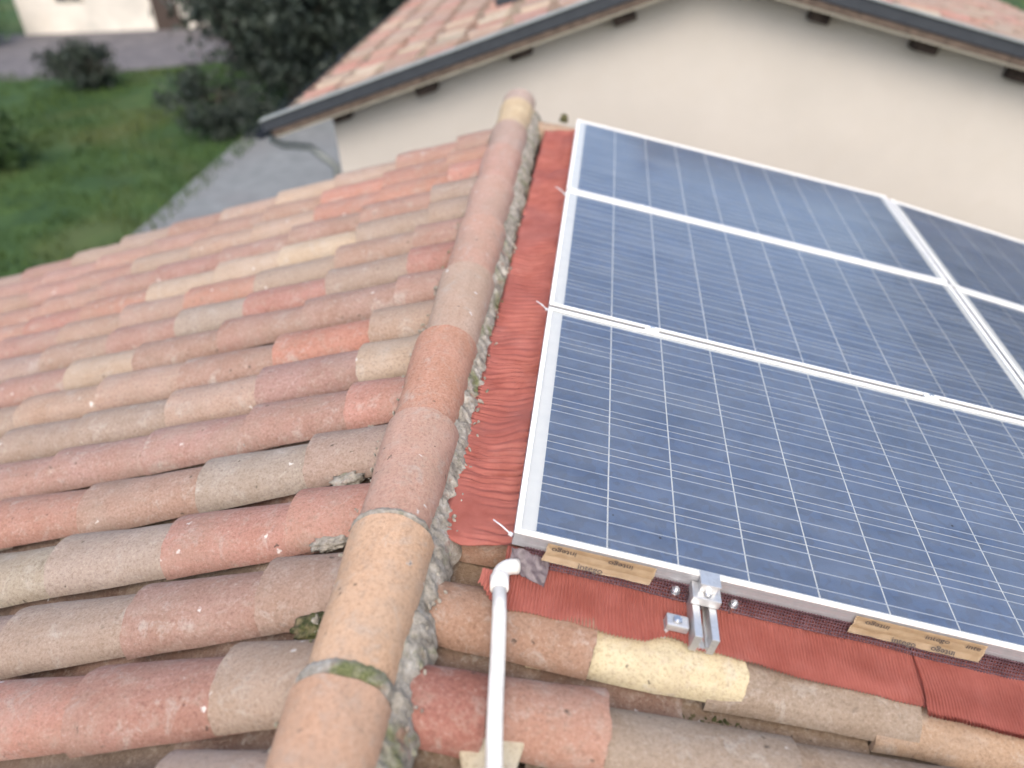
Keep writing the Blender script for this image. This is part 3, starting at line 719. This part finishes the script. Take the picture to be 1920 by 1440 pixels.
bm = bmesh.new(); bm.faces.new([bm.verts.new(p) for p in ((LIP - .002, LIP - .002, -.0042), (PW - LIP + .002, LIP - .002, -.0042), (PW - LIP + .002, PH - LIP + .002, -.0042), (LIP - .002, PH - LIP + .002, -.0042))])
ME_GLASS = meshof(bm, 'glass', M_GLASS)
ME_CELL = meshof(boxes((0, CS, 0, .1556, -.0059, -.0055)), 'cell', M_CELL)
ME_BUS = meshof(boxes((0, CPIT * 10 - .004, -.0014, .0014, -.0054, -.0051)), 'busbar', M_BUS)
ME_FOOT = None
def solar_panel(M, label):
    t = bpy.data.objects.new('solar_panel', None); C.objects.link(t); t.empty_display_size = .1
    place(t, M); tag(t, label, 'solar panel', 'solar panels on the right roof slope')
    def add(n, me, mm=Matrix.Identity(4)):
        o = bpy.data.objects.new(n, me); C.objects.link(o); place(o, M @ mm, t); return o
    add('frame', ME_FRAME); add('backsheet', ME_BACK); add('glass', ME_GLASS)
    for i in range(10):
        for j in range(6): add('cell', ME_CELL, Matrix.Translation((MU + i * CPIT, MVm + j * RPIT, 0)))
    for j in range(6):
        for q in (0.165, 0.5, 0.835):
            add('busbar', ME_BUS, Matrix.Translation((MU, MVm + j * RPIT + CS * q, 0)))
    return t
SV = PH + GAP
labs = ['nearest solar panel, beside the white conduit elbow, with brown tape on its front edge', 'middle solar panel of the row along the ridge, between two other panels', 'far solar panel of the row along the ridge, nearest the ridge end']
for k in range(3): solar_panel(PM @ Matrix.Translation((0, k * SV, 0)), labs[k])
M2 = PM @ Matrix.Translation((1.678, 0, -.010)) @ Matrix.Rotation(R(3.5), 4, 'Y')
labs2 = {1: 'darker solar panel cut off by the right picture edge, nearer of the two down-slope', 2: 'darker solar panel farther back at the right edge, directly below the beige wall'}
for k in (1, 2): solar_panel(M2 @ Matrix.Translation((0, k * SV, 0)), labs2[k])

# rails under the panels (hidden except the front end), with end clamp, bolts and roof hook
def local(bm, M=PM):
    for v in bm.verts: v.co = M @ v.co
    return bm
u0, u1 = 0.398, 0.450
rail = thing('mounting_rail', 'aluminium mounting rail end sticking out under the nearest panel', 'mounting rail', PF(.42, -.1, -.1))
bm = bmesh.new()
VE = -.128
box(bm, u0, u0 + .016, VE, 3.0, -.0885, -.0425, .0015); box(bm, u1 - .016, u1, VE, 3.0, -.0885, -.0425, .0015)
box(bm, u0 + .0162, u1 - .0162, VE + .004, 3.0, -.087, -.078)
box(bm, u0 + .0162, u0 + .020, VE + .002, 3.0, -.0775, -.070); box(bm, u1 - .020, u1 - .0162, VE + .002, 3.0, -.0775, -.070)
obj('channel', local(bm), M_ALU, rail)
bm = bmesh.new()
box(bm, u0 - .006, u1 + .004, -.046, -.0008, -.0418, -.020, .002); box(bm, u0 + .008, u1 - .008, -.028, -.0008, -.0198, .0018, .0015); box(bm, u0 + .004, u1 - .004, -.030, .010, .0020, .0055, .001)
obj('end_clamp', local(bm), M_ALU, rail)
def bolt(u, v, n0, n1, r=.0042, head=True):
    bm = bmesh.new(); tube(bm, [(u, v, n0), (u, v, n1)], r, 10)
    if head: tube(bm, [(u, v, n1 - .001), (u, v, n1 + .006)], r * 1.9, 6)
    return local(bm)
obj('bolt', bolt((u0 + u1) / 2, -.034, -.06, -.017), M_STEEL, rail)
bm = bmesh.new()
box(bm, .346, .394, -.100, -.068, -.078, -.058, .004); box(bm, .346, .356, -.100, -.068, -.132, -.0785, .003)
box(bm, .340, .384, -.106, -.064, -.1375, -.1325, .0015)
obj('roof_hook', local(bm), M_ALU, rail)
bm = bmesh.new(); tube(bm, [(.368, -.086, -.060), (.368, -.086, -.050)], .005, 10); tube(bm, [(.368, -.086, -.0575), (.368, -.086, -.0515)], .0095, 6)
obj('bolt', local(bm), M_STEEL, rail)
for (u, lab) in ((.366, 'small hanging bolt left of the mounting rail end'), (.495, 'small hanging bolt right of the mounting rail end')):
    bm = bmesh.new(); tube(bm, [(u, -.012, -.040), (u, -.012, -.086)], .0046, 10); tube(bm, [(u, -.010, -.046), (u, -.010, -.0525)], .0092, 6); tube(bm, [(u, -.010, -.0535), (u, -.010, -.0555)], .0105, 14)
    tag(obj('stud_bolt', local(bm), M_STEEL), lab, 'bolt', 'stud bolts under the front panel edge')
# mid clamps in the gaps between panels
cl_labels = {(1, .33): 'left mid clamp bridging the gap between the nearest and middle panels', (1, 1.24): 'right mid clamp bridging the gap between the nearest and middle panels', (2, .33): 'left mid clamp bridging the gap between the middle and far panels', (2, 1.24): 'right mid clamp bridging the gap between the middle and far panels'}
for (k, u), lab in cl_labels.items():
    v = k * SV - GAP / 2
    c = thing('panel_clamp', lab, 'clamp', PF(u, v, -.04), 'mid clamps between the panels')
    bm = bmesh.new(); box(bm, u - .022, u + .022, v - .016, v + .016, .0006, .0036, .001); box(bm, u - .021, u + .021, v - .0085, v + .0085, -.035, .0004); obj('bridge', local(bm), M_FRAME, c)
    obj('bolt', bolt(u, v, -.01, .0038, .0035), M_STEEL, c)

# perforated skirt below the front frame edge
bm = bmesh.new()
def fn(a, c):
    u = .03 + 1.61 * a; w = .004 * noise.noise((u * 7, 0, 2)) + .006 * noise.noise((u * 2.3, 0, 5))
    return Vector((u, -.0012 - .016 * c ** 1.5 + w * c, -.0335 - (.038 + .006 * noise.noise((u * 3, 1, 1))) * c))
grid(bm, 220, 6, fn); bmesh.ops.solidify(bm, geom=bm.faces[:], thickness=.0008)
tag(obj('perforated_skirt', bm, M_SKIRT, None, PM), 'dark purplish perforated strip hanging below the front frame edge', 'mesh strip')

# brown printed tapes on the front frame edge
def text_mesh(s, size):
    cu = bpy.data.curves.new('lettering', 'FONT'); cu.body = s; cu.size = size; cu.extrude = 0.0; cu.align_x = 'CENTER'; cu.align_y = 'CENTER'; cu.offset = size * .012
    ob = bpy.data.objects.new('lettering_source', cu); C.objects.link(ob)
    dg = bpy.context.evaluated_depsgraph_get(); me = bpy.data.meshes.new_from_object(ob.evaluated_get(dg)); me.name = 'lettering'
    bpy.data.objects.remove(ob); return me
ME_T = {s: text_mesh(s, .019) for s in ('intego', 'inte')}
for me in ME_T.values(): me.materials.append(M_INK)
def tape(ua, ub, label, texts, low=.019):
    A0 = (-.0016, -.009); A1 = (-.0030, -.029); A2 = (-.014, -.029 - low)      # (v, n) of the profile: on the frame, crease, hanging flap
    bm = bmesh.new()
    def fn(a, c):
        u = ua + (ub - ua) * a
        if c <= .5: t = c * 2; v = A0[0] + (A1[0] - A0[0]) * t; n = A0[1] + (A1[1] - A0[1]) * t
        else: t = c * 2 - 1; v = A1[0] + (A2[0] - A1[0]) * t; n = A1[1] + (A2[1] - A1[1]) * t
        v += -.0022 * (1 + noise.noise((u * 22, c * 3, ua))) * (0.3 + c) - (.003 if .4 < c < .62 else 0); u -= .012 * max(0, c - .5)
        return PF(u, v, n)
    grid(bm, 60, 12, fn, True); bmesh.ops.solidify(bm, geom=bm.faces[:], thickness=.0006)
    t = obj('brown_tape', bm, M_KRAFT); tag(t, label, 'tape', 'brown printed tapes on the front frame edge')
    for s, u, row, rot in texts:
        if row == 0: v, n, dv, dn = -.0088, -.0175, -.0014, -.023
        else: v, n, dv, dn = -.0168, -.0405, -.011, -.019
        X = PU; Yd = (PV * -dv + PN * -dn).normalized(); Z = X.cross(Yd).normalized()
        mm = basis(PF(u, v, n), X, Z) @ Matrix.Rotation(math.pi if rot else 0, 4, 'Z') @ Matrix.Diagonal((1.15, .9, 1, 1))
        o = bpy.data.objects.new('lettering', ME_T[s]); C.objects.link(o); place(o, mm, t)
tape(.075, .312, 'brown printed tape on the frame edge beside the conduit elbow', [('intego', .112, 0, True), ('intego', .235, 0, True), ('intego', .175, 1, False)])
tape(.752, 1.045, 'brown printed tape on the frame edge towards the right picture edge', [('intego', .80, 0, True), ('intego', .868, 1, False), ('intego', .935, 0, False), ('intego', .955, 1, True), ('inte', 1.015, 0, False)])

# ------------------------------------------------------------------ red pleated flashing
def tile_h(y, rows=(-0.53, -0.298, -0.082, 0.15)):
    d = min(abs(y - r) for r in rows)
    return 0.0 - 0.05 * min(1, max(0, d - .03) / .07) ** 1.5
def front_sheet(ua, ub, vlow, seed, lift=0.0):
    bm = bmesh.new(); nu = int((ub - ua) / .00145); nv = 14
    def fn(a, c):
        u = ua + (ub - ua) * a
        lo = vlow + .010 * noise.noise((u * 5, seed, 0)) + .004 * noise.noise((u * 23, seed, 1))
        if seed == 1: lo += .055 * math.exp(-((u - ua) / .03) ** 2)
        if seed == 1 and .30 < u < .40: lo += .02 * math.sin(math.pi * (u - .30) / .10)
        tp = .03 if u > -.004 else -.050
        v = tp + (lo - tp) * c
        uu = u + .010 * c * noise.noise((u * 3.1, c * 1.5, seed)) * 1.4 + .012 * c * c * (u - (ua + ub) / 2) * .3
        amp = (.0034 + .0018 * noise.noise((u * 6, c * 2, seed + 3))) * (0.35 + 0.65 * min(1, c * 1.6))
        pl = amp * math.sin(u / .0074 * 2 * math.pi + 2.2 * noise.noise((u * 4, c * 1.3, seed)))
        n = -.074 - .010 * c - .006 * c * c + pl + .006 * noise.noise((u * 6, c * 2, seed + 9)) * c + lift
        n += -.006 * c * math.sin(u * 9 + 1)
        return PF(uu, v, n)
    grid(bm, nu, nv, fn); bmesh.ops.solidify(bm, geom=bm.faces[:], thickness=.0009)
    bmesh.ops.recalc_face_normals(bm, faces=bm.faces[:])
    return bm
tag(obj('pleated_flashing', front_sheet(-.048, .935, -.128, 1), M_FLASH), 'red pleated flashing strip below the front edge of the nearest panel, behind the conduit', 'flashing', 'red pleated flashing strips')
tag(obj('pleated_flashing', front_sheet(.905, 1.75, -.158, 2, .0035), M_FLASH), 'red pleated flashing strip at the right picture edge, overlapping its neighbour below the panel front', 'flashing', 'red pleated flashing strips')
def side_sheet():
    bm = bmesh.new(); v0, v1 = .030, 3.06; nu = int((v1 - v0) / .0017); nv = 12
    def fn(a, c):
        v = v0 + (v1 - v0) * a
        left = -.153 + .008 * noise.noise((v * 6, 3, 0)) + .003 * noise.noise((v * 30, 3, 1)) + .05 * max(0, 1 - (v - v0) / .03) ** 2
        u = left + (.012 - left) * c
        vv = v + .018 * c * noise.noise((v * 3.5, c * 1.2, 8)) + .010 * math.sin(c * 3 + v * 6) * (0.5 + .5 * noise.noise((v * 5, 0, 4)))
        cl = min(1, max(0, noise.noise((v * 4.5, c * .8, 12)) * 1.7 + .42))
        ph = v / .027 * math.pi + 3.4 * noise.noise((v * 7, c * 1.6, 5)) + 1.6 * noise.noise((v * 3, c * 3, 6))
        pl = -.013 * cl * abs(math.cos(ph)) ** 4 * (.12 + .88 * min(1, c * 1.5)) - .004 * abs(math.sin(ph * 1.7 + 2 * c)) ** 6 * cl
        n = -.108 + .046 * c ** 1.4 + pl + .012 * noise.noise((v * 6, c * 2, 21)) * c + .004 * noise.noise((v * 16, c * 3, 23))
        return PF(u, vv, n)
    grid(bm, nu, nv, fn); bmesh.ops.solidify(bm, geom=bm.faces[:], thickness=.0009)
    bmesh.ops.recalc_face_normals(bm, faces=bm.faces[:])
    return bm
tag(obj('pleated_flashing', side_sheet(), M_FLASH), 'long red wrinkled flashing strip between the ridge mortar and the panels', 'flashing', 'red pleated flashing strips')

# ------------------------------------------------------------------ white conduit
con = thing('white_conduit', 'white plastic conduit with an elbow running down from the nearest panel corner', 'conduit', PF(.01, -.3, -.1))
PR = .0146
pA = PF(-.009, -.088, -.062); pB = PF(.0445, -.62, -.052)
bm = bmesh.new(); tube(bm, [pA + (pB - pA) * (k / 6) + Vector((.0015 * math.sin(k * 1.3), 0, 0)) for k in range(7)], PR, 20); obj('tube', bm, M_PVC, con)
d0 = (pA - pB).normalized(); d1 = (PU * .92 + PV * .35 - PN * .10).normalized()
c0 = pA - d0 * .018; pts = [c0, pA, pA + d0 * .012]
r_ = .030
for k in range(1, 9):
    t_ = k / 8 * math.pi / 2
    pts.append(pA + d0 * .012 + d0 * (r_ * math.sin(t_)) + d1 * (r_ * (1 - math.cos(t_))))
pts.append(pts[-1] + d1 * .010)
bm = bmesh.new(); tube(bm, pts[2:], PR + .0022, 20); obj('elbow', bm, M_PVC, con)
bm = bmesh.new(); tube(bm, [c0 - d0 * .004, c0 - d0 * .002, c0 + d0 * .030, c0 + d0 * .033], [PR + .0012, PR + .0048, PR + .0052, PR + .003], 20); obj('coupling', bm, M_PVC, con)

# zip ties and tape scraps at the panel edge
def zip_tie(u, v, n, d, L, lab):
    t = thing('zip_tie', lab, 'zip tie', PF(u, v, n), 'zip ties along the ridge side frame')
    p = PF(u, v, n); D = (PU * d[0] + PV * d[1] + PN * d[2]).normalized()
    bm = bmesh.new(); tube(bm, [p, p + D * L * .5 + PN * .002, p + D * L], [.0019, .0017, .0014], 6); obj('tail', bm, M_TIE, t)
    bm = bmesh.new(); box(bm, -.0045, .0045, -.0035, .0035, -.003, .003, .0008); obj('head', local(bm, basis(p, D, PN)), M_TIE, t)
zip_tie(-.006, .004, -.014, (-.85, .35, .25), .048, 'white cable tie sticking out at the near corner of the nearest panel')
zip_tie(-.004, SV - .012, -.016, (-.85, .3, .3), .042, 'white cable tie sticking out where the nearest and middle panels meet')
zip_tie(-.004, 2 * SV - .03, -.016, (-.85, .3, .3), .05, 'white cable tie sticking out where the middle and far panels meet')
bm = bmesh.new()
def fn(a, c):
    u = .002 + .085 * a + .01 * noise.noise((a * 3, c, 4)); v = -.004 - .034 * c - .02 * a * c; n = -.040 - .03 * c - .012 * a + .006 * noise.noise((a * 5, c * 5, 9)) + .003 * noise.noise((a * 14, c * 14, 2))
    return PF(u, v, n)
grid(bm, 30, 12, fn); bmesh.ops.solidify(bm, geom=bm.faces[:], thickness=.0007)
tag(obj('tape_scrap', bm, M_FILM), 'crumpled greyish tape beside the conduit elbow under the panel corner', 'tape')
